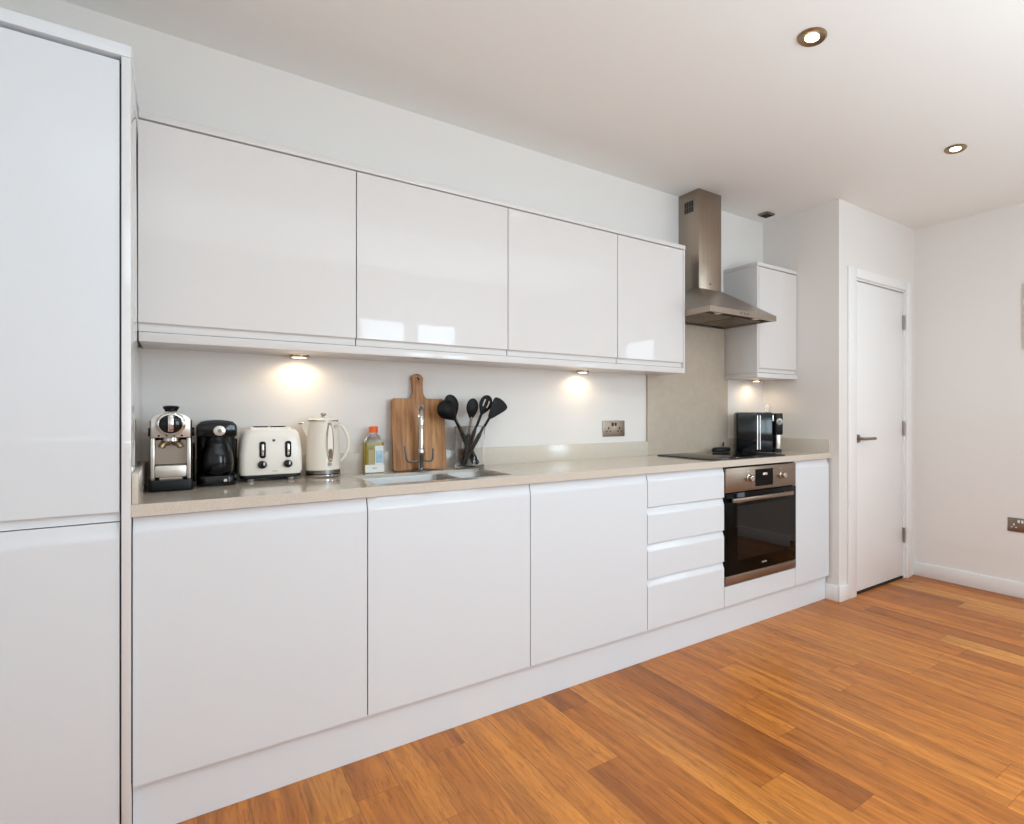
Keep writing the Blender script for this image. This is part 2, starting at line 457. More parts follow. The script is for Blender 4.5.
# tall unit
TX0, TX1 = -.74, -.1255
TD0 = .02
t = thing('tall_cabinet', 'full-height white gloss tall cabinet with two doors at the left', 'cabinet', ((TX0 + TX1) / 2, .25, 0))
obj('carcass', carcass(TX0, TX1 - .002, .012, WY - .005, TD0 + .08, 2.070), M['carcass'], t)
obj('door', door_lip_bottom(TX0 + .002, TX1 - .0042, .862, 2.068, -.010, .026), M['gloss'], t, smooth=True)
obj('door', door_lip_top(TX0 + .002, TX1 - .0042, .012, .859, -.010, .042), M['gloss'], t, smooth=True)
obj('side_panel', box(TX1, J[0], -.018, WY - .003, .0, 2.078), M['gloss_side'], t, bevel=.001)
obj('top_panel', box(TX0, J[0] + .001, -.020, WY - .003, 2.079, 2.110), M['gloss'], t, bevel=.001)

# wall cabinets
U = [-.105, .502, 1.108, 1.700, 2.146]
UB, UT = 1.365, 2.067
up_labels = ['leftmost white gloss wall cabinet, beside the tall unit above the coffee machines',
             'white gloss wall cabinet above the kettle and chopping board, with bright window reflections',
             'white gloss wall cabinet above the utensil jar, between the two joints mid-row',
             'narrow white gloss wall cabinet at the end of the long row beside the extractor hood']
for i in range(4):
    t = thing('wall_cabinet', up_labels[i], 'cabinet', ((U[i] + U[i + 1]) / 2, .40, UB + .03), 'upper kitchen cabinets')
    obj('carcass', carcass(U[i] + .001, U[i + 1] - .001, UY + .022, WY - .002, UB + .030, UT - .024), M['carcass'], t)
    obj('door', door_lip_bottom(U[i] + (GAP if i else -.0012), U[i + 1] - GAP, UB + .0315, UT - .0280, UY, .028), M['gloss_up'], t, smooth=True)
tag(obj('cornice', box(U[0], U[4] + .016, UY - .002, WY - .002, UT - .022, UT), M['gloss_up'], loc=(1, .4, UT - .022), bevel=.001),
    'thin white cornice board along the top of the long wall cabinet row', 'cornice')
tag(obj('light_pelmet', box(U[0], U[4] + .013, UY - .001, WY - .002, UB, UB + .029), M['gloss_up'], loc=(1, .4, UB), bevel=.001),
    'white pelmet board under the long wall cabinet row, fitted with spotlights', 'pelmet')
tag(obj('end_panel', box(U[4] + .0015, U[4] + .013, UY - .001, WY - .002, UB + .030, UT - .0225), M['gloss_up'], loc=(U[4] + .007, .4, UB + .03), bevel=.001),
    'white end panel closing the wall cabinet row beside the extractor hood', 'panel')

# single wall cabinet right of the hood
HX0, HX1, HY = 2.7265, 3.119, .245
t = thing('wall_cabinet', 'single white wall cabinet between the extractor hood and the side wall', 'cabinet', ((HX0 + HX1) / 2, .40, UB), 'upper kitchen cabinets')
obj('carcass', carcass(HX0 + .016, HX1 - .001, HY + .022, WY - .002, UB + .030, UT - .024), M['carcass'], t)
obj('side_panel', box(HX0, HX0 + .015, HY + .001, WY - .002, UB + .029, UT - .023), M['gloss_up'], t, bevel=.001)
obj('door', door_lip_bottom(HX0 + .0165, HX1 - .004, UB + .0315, UT - .0280, HY, .028), M['gloss_up'], t, smooth=True)
obj('top_panel', box(HX0 - .001, HX1, HY - .002, WY - .002, UT - .022, UT), M['gloss_up'], t, bevel=.001)
obj('pelmet', box(HX0 - .001, HX1, HY - .001, WY - .002, UB, UB + .028), M['gloss_up'], t, bevel=.001)

# ------------------------------------------------------------------ worktop, upstands, splashback
SX0, SX1, SXM0, SXM1, SY0, SY1 = .515, 1.020, .835, .855, .055, .385
def plate_with_holes(xs, ys, z0, z1, holes):
    b = new()
    for i in range(len(xs) - 1):
        for j in range(len(ys) - 1):
            if (i, j) in holes: continue
            bx(b, xs[i], xs[i + 1], ys[j], ys[j + 1], z0, z1)
    bmesh.ops.remove_doubles(b, verts=b.verts, dist=1e-5)
    # drop interior double faces
    seen = {}
    for f in list(b.faces):
        k = tuple(sorted(v.index for v in f.verts)); seen.setdefault(k, []).append(f)
    b.verts.index_update()
    seen = {}
    for f in b.faces: seen.setdefault(tuple(sorted(v.index for v in f.verts)), []).append(f)
    bmesh.ops.delete(b, geom=[f for fs in seen.values() if len(fs) > 1 for f in fs], context='FACES_ONLY')
    bmesh.ops.dissolve_limit(b, angle_limit=.01, verts=b.verts, edges=b.edges)
    return b
WYF = -.012
wt = obj('worktop', plate_with_holes([J[0] + .0005, SX0, SX1, BX - .001], [WYF, SY0, SY1, WY - .001], WT0, WT1, {(1, 1)}), M['stone'], loc=(1.5, .25, WT0))
tag(wt, 'long beige speckled stone worktop on the base cabinets', 'worktop')
SPX0, SPX1 = 2.083, 2.751
UH = .985
tag(obj('upstand', box(J[0] + .015, SPX0 - .001, WY - .020, WY - .001, WT1, UH), M['stone'], loc=(1, WY, WT1), bevel=.001),
    'long low beige stone upstand on the worktop behind the kettle and sink', 'upstand', 'stone upstands')
tag(obj('upstand', box(J[0] + .001, J[0] + .014, WYF + .012, WY - .001, WT1, UH), M['stone'], loc=(J[0], .25, WT1), bevel=.001),
    'short beige stone upstand against the tall cabinet side panel', 'upstand', 'stone upstands')
tag(obj('upstand', box(SPX1 + .001, BX - .021, WY - .020, WY - .001, WT1, UH), M['stone'], loc=(3, WY, WT1), bevel=.001),
    'short beige stone upstand behind the black coffee machine in the corner', 'upstand', 'stone upstands')
tag(obj('upstand', box(BX - .020, BX - .001, WYF + .008, WY - .001, WT1, UH), M['stone'], loc=(BX, .25, WT1), bevel=.001),
    'beige stone upstand on the side wall right of the black coffee machine', 'upstand', 'stone upstands')
tag(obj('splashback', extrude_dir(new(), [(x, WY - .016, z) for x, z in ((SPX0, WT1 + .0005), (SPX1, WT1 + .0005), (SPX1, 1.361), (2.722, 1.361), (2.722, 1.680), (SPX0, 1.680))], (0, .015, 0)), M['stone_panel'], loc=(2.4, WY, WT1)),
    'tall beige stone splashback panel between hob and extractor hood', 'splashback')

# ------------------------------------------------------------------ sink and tap
t = thing('sink', 'stainless steel one and a half bowl undermount sink in the worktop', 'sink', ((SX0 + SX1) / 2, .22, .7))
def bowl(x0, x1, y0, y1, zt, zb, th=.004):
    b = new()
    o = rrect(x0, x1, y0, y1, .03, 5); i = rrect(x0 + .022, x1 - .022, y0 + .022, y1 - .022, .03, 5)
    o2 = rrect(x0 - th, x1 + th, y0 - th, y1 + th, .034, 5)
    V = lambda L_, z: [b.verts.new((p[0], p[1], z)) for p in L_]
    r0, r1, r2 = V(o, zt), V(i, zb), None
    q0, q1 = V(o2, zt), V(rrect(x0 + .018, x1 - .018, y0 + .018, y1 - .018, .03, 5), zb - th)
    n = len(o)
    for k in range(n):
        j = (k + 1) % n
        b.faces.new((r0[k], r0[j], r1[j], r1[k])); b.faces.new((q0[k], q1[k], q1[j], q0[j])); b.faces.new((r0[k], q0[k], q0[j], r0[j]))
    b.faces.new(r1); b.faces.new(q1[::-1])
    return b
obj('bowl', bowl(SX0 + .006, SXM0, SY0 + .006, SY1 - .006, WT1 - .012, .72), M['sink_steel'], t, smooth=True)
obj('half_bowl', bowl(SXM1, SX1 - .006, SY0 + .006, SY1 - .006, WT1 - .012, .76), M['sink_steel'], t, smooth=True)
obj('divider', box(SXM0 + .0045, SXM1 - .0045, SY0 + .008, SY1 - .008, WT1 - .030, WT1 - .010), M['sink_steel'], t, bevel=.003)
obj('drain', lathe(new(), [(.04, 0), (.04, .004), (.02, .002)], (.675, .22, .7202), 24), M['chrome'], t, smooth=True)
obj('drain', lathe(new(), [(.03, 0), (.03, .004), (.015, .002)], (.935, .22, .7602), 24), M['chrome'], t, smooth=True)

TXX, TY = .778, .412
t = thing('tap', 'chrome swan-neck mixer tap with two lever handles behind the sink', 'tap', (TXX, TY, WT1))
obj('base_plate', lathe(new(), [(.037, 0), (.037, .005), (.030, .010), (.016, .011)], (TXX, TY, WT1 + .0005), 32, sx=1.1), M['steel_dark'], t, smooth=True)
obj('body', lathe(new(), [(.0125, 0), (.0125, .055), (.015, .06), (.015, .078), (.010, .086)], (TXX, TY, WT1 + .011), 24), M['chrome'], t, smooth=True)
sd = Vector((-.30, -.95, 0))
P_ = lambda d, z: tuple(Vector((TXX, TY, z)) + sd * d)
obj('spout', tube(new(), smooth_path([P_(0, .995), P_(0, 1.09), P_(.006, 1.135), P_(.035, 1.168), P_(.080, 1.160), P_(.105, 1.125), P_(.108, 1.10)], 7), .0125, 18), M['chrome'], t, smooth=True)
obj('handle', tube(new(), smooth_path([(TXX - .012, TY, .950), (TXX - .040, TY - .004, .944), (TXX - .060, TY - .008, .957), (TXX - .068, TY - .010, 1.012)], 6), .0042, 10), M['steel_dark'], t, smooth=True)
obj('handle', tube(new(), smooth_path([(TXX + .012, TY, .950), (TXX + .034, TY - .004, .944), (TXX + .046, TY - .008, .955), (TXX + .047, TY - .010, .998)], 6), .0042, 10), M['steel_dark'], t, smooth=True)

# ------------------------------------------------------------------ oven
OX0, OX1, OZ0, OZ1 = J[4] + .004, J[5] - .003, .258, .860
t = thing('oven', 'built-in single oven with black glass door and steel control panel', 'oven', ((OX0 + OX1) / 2, .25, OZ0))
obj('body', box(OX0 + .012, OX1 - .012, .004, .45, OZ0 + .004, OZ1 - .008), M['black_satin'], t)
obj('control_panel', box(OX0, OX1, -.018, .002, .735, OZ1), M['steel'], t, bevel=.0015)
dr = obj('door', box(OX0, OX1, -.020, .003, OZ0 + .047, .729), M['oven_glass'], t, bevel=.002)
obj('window', box(OX0 + .085, OX1 - .055, -.0212, -.0198, OZ0 + .12, .66), M['oven_window'], dr)
obj('trim_strip', box(OX0, OX1, -.020, .003, OZ0, OZ0 + .045), M['steel'], dr, bevel=.0015)
h = obj('handle', box(2.196, 2.692, -.060, -.046, .687, .708), M['steel'], dr, bevel=.003)
for x in (2.226, 2.662):
    obj('bracket', box(x - .006, x + .006, -.0465, -.0195, .690, .704), M['steel_dark'], h)
def marks(name, n, size, loc, m, parent, seed=1):
    """a row of tiny unreadable strokes facing the room"""
    rnd = random.Random(seed); bm = new(); x, y, z = loc
    pitch = size * .72; x0 = x - pitch * (n - 1) / 2
    for k in range(n):
        c = x0 + k * pitch; h = size * .5; w_ = size * .26; q = size * .09
        parts_ = rnd.sample(['l', 'r', 't', 'b', 'm'], 3) + ['l']
        for p in set(parts_):
            if p == 'l': bx(bm, c - w_, c - w_ + q, y - .0003, y, z - h, z + h)
            if p == 'r': bx(bm, c + w_ - q, c + w_, y - .0003, y, z - h, z + h)
            if p == 't': bx(bm, c - w_ + q, c + w_ - q, y - .0003, y, z + h - q * 1.4, z + h)
            if p == 'b': bx(bm, c - w_ + q, c + w_ - q, y - .0003, y, z - h, z - h + q * 1.4)
            if p == 'm': bx(bm, c - w_ + q, c + w_ - q, y - .0003, y, z - q * .7, z + q * .7)
    return obj(name, bm, m, parent)
DXc = (OX0 + OX1) / 2 + .012
dp = obj('display', box(DXc - .074, DXc + .074, -.0195, -.0178, .752, .843), M['oven_glass'], t)
marks('digits', 4, .012, (DXc + .006, -.0197, .816), M['display'], dp, 3)
marks('logo', 7, .008, ((OX0 + OX1) / 2 + .01, -.0202, .338), M['label_white'], dr, 5)
for x in (OX0 + .175, OX1 - .135):
    k = obj('knob', lathe(new(), [(.021, 0), (.021, -.008), (.017, -.012), (.016, -.030), (.013, -.033)], (x, -.018, .800), 28, 'y'), M['chrome'], t, smooth=True)
    obj('grip', box(x - .003, x + .003, -.0345, -.0325, .788, .812), M['steel_dark'], k)
    obj('marking', lathe(new(), [(.003, 0), (.003, -.0006)], (x, -.018, .836), 12, 'y'), M['label_white'], t)

for o_v in [o for o in bpy.data.objects if o.name.startswith('oven') and o.type == 'EMPTY' and o.get('category') == 'oven']: o_v.location.y += .012

# ------------------------------------------------------------------ hob
HB = (2.118, 2.715, .028, .470)
t = thing('hob', 'black glass hob set on the stone worktop above the oven', 'hob', ((HB[0] + HB[1]) / 2, .24, WT1))
b = extrude_dir(new(), [(x, y, WT1 + .0005) for x, y in rrect(HB[0], HB[1], HB[2], HB[3], .008, 3)], (0, 0, .006))
obj('glass_plate', b, M['hob_glass'], t, bevel=.0015)
for (x, y, r) in ((2.29, .14, .075), (2.29, .35, .09), (2.56, .14, .09), (2.56, .35, .075)):
    b = new()
    n = 40
    ii = [[b.verts.new((x + rr * math.cos(2 * PI * k / n), y + rr * math.sin(2 * PI * k / n), WT1 + .0068)) for k in range(n)] for rr in (r, r - .0025)]
    for k in range(n):
        b.faces.new((ii[0][k], ii[0][(k + 1) % n], ii[1][(k + 1) % n], ii[1][k]))
    obj('cooking_zone', b, M['hob_mark'], t)

# ------------------------------------------------------------------ hood
CX0, CX1, CYF, CZ0, CZ1 = 2.161, 2.710, .089, 1.683, 1.712
KX0, KX1, KY, KZ = 2.335, 2.522, .350, 1.872
t = thing('cooker_hood', 'brushed steel chimney extractor hood on the wall above the hob', 'hood', (2.43, WY, CZ0))
b = new()
lo = [b.verts.new(p) for p in ((CX0, CYF, CZ0), (CX1, CYF, CZ0), (CX1, WY - .017, CZ0), (CX0, WY - .017, CZ0))]
md = [b.verts.new(p) for p in ((CX0, CYF, CZ1), (CX1, CYF, CZ1), (CX1, WY - .017, CZ1), (CX0, WY - .017, CZ1))]
tp = [b.verts.new(p) for p in ((KX0 - .004, KY - .004, KZ), (KX1 + .004, KY - .004, KZ), (KX1 + .004, WY - .017, KZ), (KX0 - .004, WY - .017, KZ))]
for a, c in ((lo, md), (md, tp)):
    for i in range(4): b.faces.new((a[i], a[(i + 1) % 4], c[(i + 1) % 4], c[i]))
b.faces.new(tp); 
# recessed underside
li = [b.verts.new(p) for p in ((CX0 + .018, CYF + .018, CZ0), (CX1 - .018, CYF + .018, CZ0), (CX1 - .018, WY - .035, CZ0), (CX0 + .018, WY - .035, CZ0))]
lu = [b.verts.new((v.co.x, v.co.y, CZ0 + .014)) for v in li]
for i in range(4):
    j = (i + 1) % 4
    b.faces.new((lo[i], lo[j], li[j], li[i])); b.faces.new((li[i], li[j], lu[j], lu[i]))
b.faces.new(lu)
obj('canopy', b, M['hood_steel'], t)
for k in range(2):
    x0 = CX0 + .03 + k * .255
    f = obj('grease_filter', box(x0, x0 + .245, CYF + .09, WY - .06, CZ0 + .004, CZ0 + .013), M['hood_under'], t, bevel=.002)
for x in (CX0 + .12, CX1 - .12):
    obj('hood_lamp', lathe(new(), [(.022, .012), (.022, .006), (.018, .004)], (x, CYF + .055, CZ0), 20), M['white_plastic'], t, smooth=True)
obj('chimney', box(KX0, KX1, KY, WY - .001, KZ + .0005, CZ - .001), M['hood_steel'], t, bevel=.0015)
vent = obj('vent_grille', box(KX0 - .0012, KX0 + .001, KY + .045, WY - .055, CZ - .125, CZ - .055), M['steel_dark'], t)
for k in range(4):
    y = KY + .048 + k * .0195
    for zz in (CZ - .122, CZ - .089):
        obj('slot', box(KX0 - .002, KX0 - .001, y, y + .013, zz, zz + .030), M['gap'], vent)
for k in range(3):
    obj('button', lathe(new(), [(.005, 0), (.005, -.003)], (2.40 + k * .03, CYF, (CZ0 + CZ1) / 2), 12, 'y'), M['steel_dark'], t)
obj('badge', lathe(new(), [(.006, 0), (.006, -.001)], ((KX0 + KX1) / 2, KY, 1.905), 14, 'y', sx=1.4), M['steel_dark'], t)

# ------------------------------------------------------------------ sockets
def socket(label, loc, face, wide=.146, high=.086):
    """face 'y': on the kitchen wall; 'x': on the right wall"""
    t = thing('double_socket', label, 'socket', loc, 'wall sockets')
    def P(a, b_, d0, d1, z0, z1):
        if face == 'y': return box(loc[0] + a, loc[0] + b_, loc[1] - d1, loc[1] - d0, loc[2] + z0, loc[2] + z1)
        return box(loc[0] - d1, loc[0] - d0, loc[1] - b_, loc[1] - a, loc[2] + z0, loc[2] + z1)
    obj('plate', P(-wide / 2, wide / 2, .0, .006, -high / 2, high / 2), M['steel'], t, bevel=.002)
    for s in (-1, 1):
        c = s * .037
        hole = M['white_plastic'] if face == 'x' else M['gap']
        obj('pin_hole', P(c - .004, c + .004, .006, .0066, -.004, .008), hole, t)
        for q in (-1, 1): obj('pin_hole', P(c + q * .012 - .0045, c + q * .012 + .0045, .006, .0066, -.018, -.012), hole, t)
        obj('switch', P(s * .010 - .006, s * .010 + .006, .006, .0095, .014, .032), M['gap'] if face == 'y' else M['white_plastic'], t, bevel=.001)
    return t
socket('brushed steel double socket on the wall above the stone upstand', (1.852, WY - .0005, 1.062), 'y')
socket('brushed steel double socket low on the right wall', (RX - .0005, -.650 - .073, .449), 'x')

# picture edge on the right wall
t = thing('picture', 'cream framed picture on the right wall, only its left edge in view', 'picture', (RX - .0005, -.96, 1.74))
obj('frame', box(RX - .022, RX - .001, -1.22, -.742, 1.545, 1.945), M['canvas'], t, bevel=.002)
obj('canvas', box(RX - .024, RX - .022, -1.20, -.762, 1.565, 1.925), M['label_white'], t)

# ------------------------------------------------------------------ ceiling fittings
def annulus(x, y, z, r0, r1, h):
    return lathe(new(), [(r0, 0), (r0, -.003), (r0 - .006, -h), (r1, -h + .004), (r1, 0)], (x, y, z), 36)
for (x, y, lab) in ((1.704, -.851, 'round bronze ceiling downlight nearest the camera, switched on'),
                    (2.976, -.792, 'round bronze ceiling downlight farther away, towards the door')):
    t = thing('downlight', lab, 'downlight', (x, y, CZ), 'ceiling downlights')
    obj('bezel', annulus(x, y, CZ - .0005, .050, .026, .008), M['bronze'], t, smooth=True)
    obj('lamp', lathe(new(), [(.0245, 0), (.0245, -.004), (.012, -.006)], (x, y, CZ - .0005), 24), M['lamp_on'], t, smooth=True)
t = thing('ceiling_vent', 'small grey square vent on the ceiling near the side wall corner', 'vent', (2.985, .385, CZ))
b = new(); bx(b, 2.945, 3.025, .345, .425, CZ - .012, CZ - .0005)
obj('frame', b, M['satin'], t, bevel=.004)
for k in range(5):
    obj('slat', box(2.955, 3.015, .354 + k * .013, .361 + k * .013, CZ - .015, CZ - .0125), M['gap'], t)

def spot(x, y, z, label, e, warm):
    t = thing('undercabinet_spotlight', label, 'spotlight', (x, y, z), 'under-cabinet spotlights')
    obj('bezel', lathe(new(), [(.033, 0), (.033, -.007), (.028, -.010), (.024, -.010), (.024, 0)], (x, y, z - .0003), 28), M['satin'], t, smooth=True)
    obj('lamp', lathe(new(), [(.0225, 0), (.0225, -.009), (.01, -.0105)], (x, y, z - .0003), 24), M['lamp_on'], t, smooth=True)
    l = bpy.data.lights.new('spot_lamp', 'SPOT'); l.energy = e; l.color = warm; l.spot_size = math.radians(172); l.spot_blend = .6; l.shadow_soft_size = .02
    o = bpy.data.objects.new('spot_lamp', l); COL.objects.link(o); o.location = (x, y, z - .014)
WARM = (1, .78, .52)
spot(.345, .468, UB, 'lit spotlight under the wall cabinets above the toaster and kettle', 1.5, WARM)
spot(1.615, .468, UB, 'lit spotlight under the wall cabinets above the wall socket', 1.25, WARM)
spot(2.95, .44, UB, 'lit spotlight under the single wall cabinet above the black coffee machine', 1.25, WARM)

# ------------------------------------------------------------------ espresso machine
Z0 = WT1 + .0008
x0, x1, yf, yb = -.078, .020, .285, .46
t = thing('espresso_machine', 'silver and black espresso machine at the left end of the worktop', 'coffee machine', (-.029, .37, Z0))
xc = (x0 + x1) / 2
bd = obj('drip_base', extrude_dir(new(), [(a, b_, Z0) for a, b_ in rrect(x0 - .006, x1 + .006, yf - .022, yb, .012, 4)], (0, 0, .034)), M['black_satin'], t, bevel=.003)
# back body
obj('rear_housing', box(x0 - .004, x1 + .004, yf + .062, yb, Z0 + .035, 1.128), M['black_satin'], t, bevel=.008)
obj('side_frame', box(x0, x0 + .010, yf - .002, yf + .061, Z0 + .0345, 1.068), M['silver'], t, bevel=.002)
obj('side_frame', box(x1 - .010, x1, yf - .002, yf + .061, Z0 + .0345, 1.068), M['silver'], t, bevel=.002)
obj('back_panel', box(x0 + .0105, x1 - .0105, yf + .045, yf + .060, Z0 + .08, 1.060), M['satin'], t)
tray = obj('drip_tray', box(x0 + .0105, x1 - .0105, yf - .004, yf + .044, Z0 + .042, Z0 + .078), M['silver'], t, bevel=.003)
# head with arched top
prof = []
for a, b_ in ((x0, 1.069), (x1, 1.069), (x1, 1.128)): prof.append((a, b_))
for k in range(1, 8):
    u = k / 8; prof.append((x1 - (x1 - x0) * u, 1.128 + .022 * math.sin(PI * u) ** .6))
prof.append((x0, 1.128))
obj('head', extrude_dir(new(), [(a, yf - .006, b_) for a, b_ in prof], (0, .066, 0)), M['silver'], t, bevel=.004, smooth=True)
d = obj('dial', lathe(new(), [(.037, .004), (.037, -.004), (.031, -.008)], (xc, yf - .008, 1.112), 36, 'y'), M['chrome'], t, smooth=True)
obj('dial_face', lathe(new(), [(.030, -.001), (.029, -.010), (.019, -.016)], (xc, yf - .008, 1.112), 36, 'y'), M['black'], d, smooth=True)
obj('lever', box(xc - .0075, xc + .0075, yf - .036, yf - .020, 1.088, 1.140), M['chrome'], d, bevel=.004)
obj('group_head', lathe(new(), [(.024, 0), (.024, -.010), (.018, -.014)], (xc, yf + .022, 1.068), 24), M['chrome'], t, smooth=True)
for q in (-1, 1):
    obj('spout', tube(new(), smooth_path([(xc + q * .006, yf + .018, 1.052), (xc + q * .018, yf + .008, 1.050), (xc + q * .024, yf + .004, 1.038)], 4), .008, 12), M['bronze'], t, smooth=True)
for k in range(4):
    obj('button', lathe(new(), [(.0028, 0), (.0028, -.003)], (x0 + .020 + k * .0185, yf - .006, 1.0755), 12, 'y'), M['black'], t)
obj('bean_lid', lathe(new(), [(.015, 0), (.016, .004), (.0205, .012), (.0205, .016), (.015, .019)], (xc, yf + .03, 1.1505), 28), M['black'], t, smooth=True)
obj('side_knob', lathe(new(), [(.014, -.004), (.014, 0)], (x0 - .004, yf + .09, 1.085), 20, 'x'), M['black'], t, smooth=True)
obj('side_knob', lathe(new(), [(.014, 0), (.014, .006)], (x1 + .004, yf + .09, 1.085), 20, 'x'), M['black'], t, smooth=True)
obj('foot_slot', box(xc - .028, xc + .028, yf + .004, yf + .03, Z0 + .0345, Z0 + .0415), M['chrome'], t)

# ------------------------------------------------------------------ black capsule coffee maker
x0, x1, yf, yb = .036, .143, .335, .49
xc = (x0 + x1) / 2
t = thing('coffee_maker', 'small black coffee maker between the espresso machine and toaster', 'coffee maker', (xc, .41, Z0))
def rounded_slab(x0, x1, y0, y1, z0, z1, r): return extrude_dir(new(), [(a, b_, z0) for a, b_ in rrect(x0, x1, y0, y1, r, 6)], (0, 0, z1 - z0))
obj('base', rounded_slab(x0, x1, yf - .006, yb, Z0, Z0 + .034, .025), M['black'], t, bevel=.005)
obj('rear_column', rounded_slab(x0 + .001, x1 - .001, yf + .060, yb, Z0 + .0345, 1.066, .02), M['black_satin'], t)
prof = [(x0 - .001, 1.067), (x1 + .001, 1.067), (x1 + .001, 1.105)]
for k in range(1, 10):
    u = k / 10; prof.append((x1 - (x1 - x0) * u, 1.105 + .018 * math.sin(PI * u) ** .35))
prof.append((x0 - .001, 1.105))
hd = obj('head', extrude_dir(new(), [(a, yf - .004, b_) for a, b_ in prof], (0, yb - yf, 0)), M['black'], t, bevel=.007, smooth=True)
obj('badge', lathe(new(), [(.0165, .001), (.0165, -.0035), (.013, -.005)], (xc + .006, yf - .004, 1.087), 30, 'y'), M['silver'], hd, smooth=True)
obj('badge_mark', lathe(new(), [(.006, -.0035), (.006, -.0062)], (xc + .006, yf - .004, 1.087), 18, 'y'), M['steel_dark'], hd)
cf = obj('carafe', lathe(new(), [(.034, 0), (.044, .012), (.047, .040), (.043, .075), (.034, .095), (.032, .105)], (xc, yf + .030, Z0 + .036), 36), M['black'], t, smooth=True)
obj('carafe_lid', lathe(new(), [(.030, 0), (.031, .010), (.020, .014)], (xc, yf + .030, Z0 + .1415), 28), M['black_satin'], cf, smooth=True)
obj('switch', lathe(new(), [(.005, 0), (.005, -.003)], (xc + .022, yf - .006, Z0 + .018), 14, 'y'), M['silver'], t)
obj('spill_guard', lathe(new(), [(.028, -.014), (.028, 0)], (xc, yf + .030, 1.0665), 24), M['black_satin'], t, smooth=True)

# ------------------------------------------------------------------ toaster
x0, x1, yf, yb = .154, .346, .400, .503
xc = (x0 + x1) / 2
t = thing('toaster', 'cream four-slice toaster on the worktop left of the kettle', 'toaster', (xc, .45, Z0))
b = new()
rings = []
for (ins, z, r) in ((.004, Z0 + .022, .018), (-.001, Z0 + .034, .022), (.000, Z0 + .10, .022), (.004, Z0 + .145, .024), (.008, Z0 + .168, .026), (.014, Z0 + .178, .026), (.022, Z0 + .184, .022)):
    rings.append([b.verts.new((p[0], p[1], z)) for p in rrect(x0 + ins, x1 - ins, yf + ins * .7, yb - ins * .7, r, 6)])
for k in range(len(rings) - 1):
    n = len(rings[0])
    for i in range(n): b.faces.new((rings[k][i], rings[k][(i + 1) % n], rings[k + 1][(i + 1) % n], rings[k + 1][i]))
b.faces.new(rings[0][::-1]); b.faces.new(rings[-1])
obj('body', b, M['cream_light'], t, smooth=True)
obj('base', rounded_slab(x0 + .004, x1 - .004, yf + .003, yb - .003, Z0 + .010, Z0 + .0215, .018), M['black_satin'], t, bevel=.002)
for xx in (x0 + .035, x1 - .035):
    for yy in (yf + .018, yb - .018):
        obj('foot', lathe(new(), [(.010, 0), (.012, .0095)], (xx, yy, Z0), 16), M['chrome'], t, smooth=True)
obj('slot_plate', box(x0 + .034, x1 - .034, yf + .020, yb - .020, Z0 + .1835, Z0 + .191), M['chrome'], t)
for k in range(2):
    for q in range(2):
        xa = x0 + .045 + k * .052; ya = yf + .032 + q * .022
        obj('slot', box(xa, xa + .044, ya, ya + .012, Z0 + .1912, Z0 + .1945), M['gap'], t)
        lf = 0
for xx in (.222, .300):
    s = obj('lever_slot', extrude_dir(new(), [(a, yf + .0015, b_) for a, b_ in rrect(xx - .0095, xx + .0095, .985, 1.045, .008, 5)], (0, -.0045, 0)), M['black'], t)
    obj('lever', box(xx - .004, xx + .004, yf - .008, yf - .003, .993, 1.036), M['chrome'] , s, bevel=.002)
    k = obj('knob', lathe(new(), [(.0145, .001), (.0145, -.006), (.012, -.014), (.009, -.015)], (xx - .001, yf, .9625), 28, 'y'), M['black'], t, smooth=True)
    obj('pointer', box(xx + .001, xx + .005, yf - .0165, yf - .0148, .960, .971), M['silver'], k)
obj('badge', box(xc + .002, xc + .010, yf + .0005, yf + .003, 1.044, 1.052), M['ink'], t)
marks('lettering', 6, .0045, (xc + .010, yf - .0004, .938), M['ink'], t, 6)

# ------------------------------------------------------------------ kettle
kx, ky = .420, .440
t = thing('kettle', 'tall cream kettle with chrome base and loop handle beside the oil bottle', 'kettle', (kx, ky, Z0))
obj('power_base', lathe(new(), [(.058, 0), (.060, .003), (.060, .010), (.055, .013)], (kx, ky, Z0), 40), M['chrome'], t, smooth=True)
obj('base_band', lathe(new(), [(.0585, 0), (.0585, .014)], (kx, ky, Z0 + .0135), 40), M['steel_dark'], t, smooth=True)
obj('body', lathe(new(), [(.0585, 0), (.0580, .05), (.0555, .11), (.0525, .165), (.0505, .182), (.049, .184)], (kx, ky, Z0 + .0278), 44), M['cream'], t, smooth=True)
ld = obj('lid', lathe(new(), [(.0505, 0), (.0505, .005), (.044, .010), (.016, .013), (.010, .0135)], (kx, ky, Z0 + .2120), 40), M['cream'], t, smooth=True)
obj('lid_rim', lathe(new(), [(.0515, .0), (.0515, .003)], (kx, ky, Z0 + .2117), 40), M['satin'], ld, smooth=True)
obj('lid_knob', lathe(new(), [(.006, 0), (.005, .006), (.011, .010), (.009, .016), (.003, .018)], (kx, ky, Z0 + .2255), 20), M['chrome'], ld, smooth=True)
b = new()
zz = Z0 + .20
a = [b.verts.new(p) for p in ((kx - .047, ky - .020, zz + .006), (kx - .047, ky + .020, zz + .006), (kx - .076, ky, zz + .002), (kx - .052, ky - .006, zz - .055), (kx - .052, ky + .006, zz - .055))]
for f in ((0, 2, 1), (0, 3, 2), (1, 2, 4), (3, 4, 2), (0, 1, 4, 3)): b.faces.new([a[i] for i in f])
sp_ = obj('spout', b, M['cream'], t)
obj('spout_tip', tube(new(), [(kx - .066, ky, zz + .004), (kx - .082, ky, zz + .0035)], [.005, .003], 10), M['satin'], sp_, smooth=True)
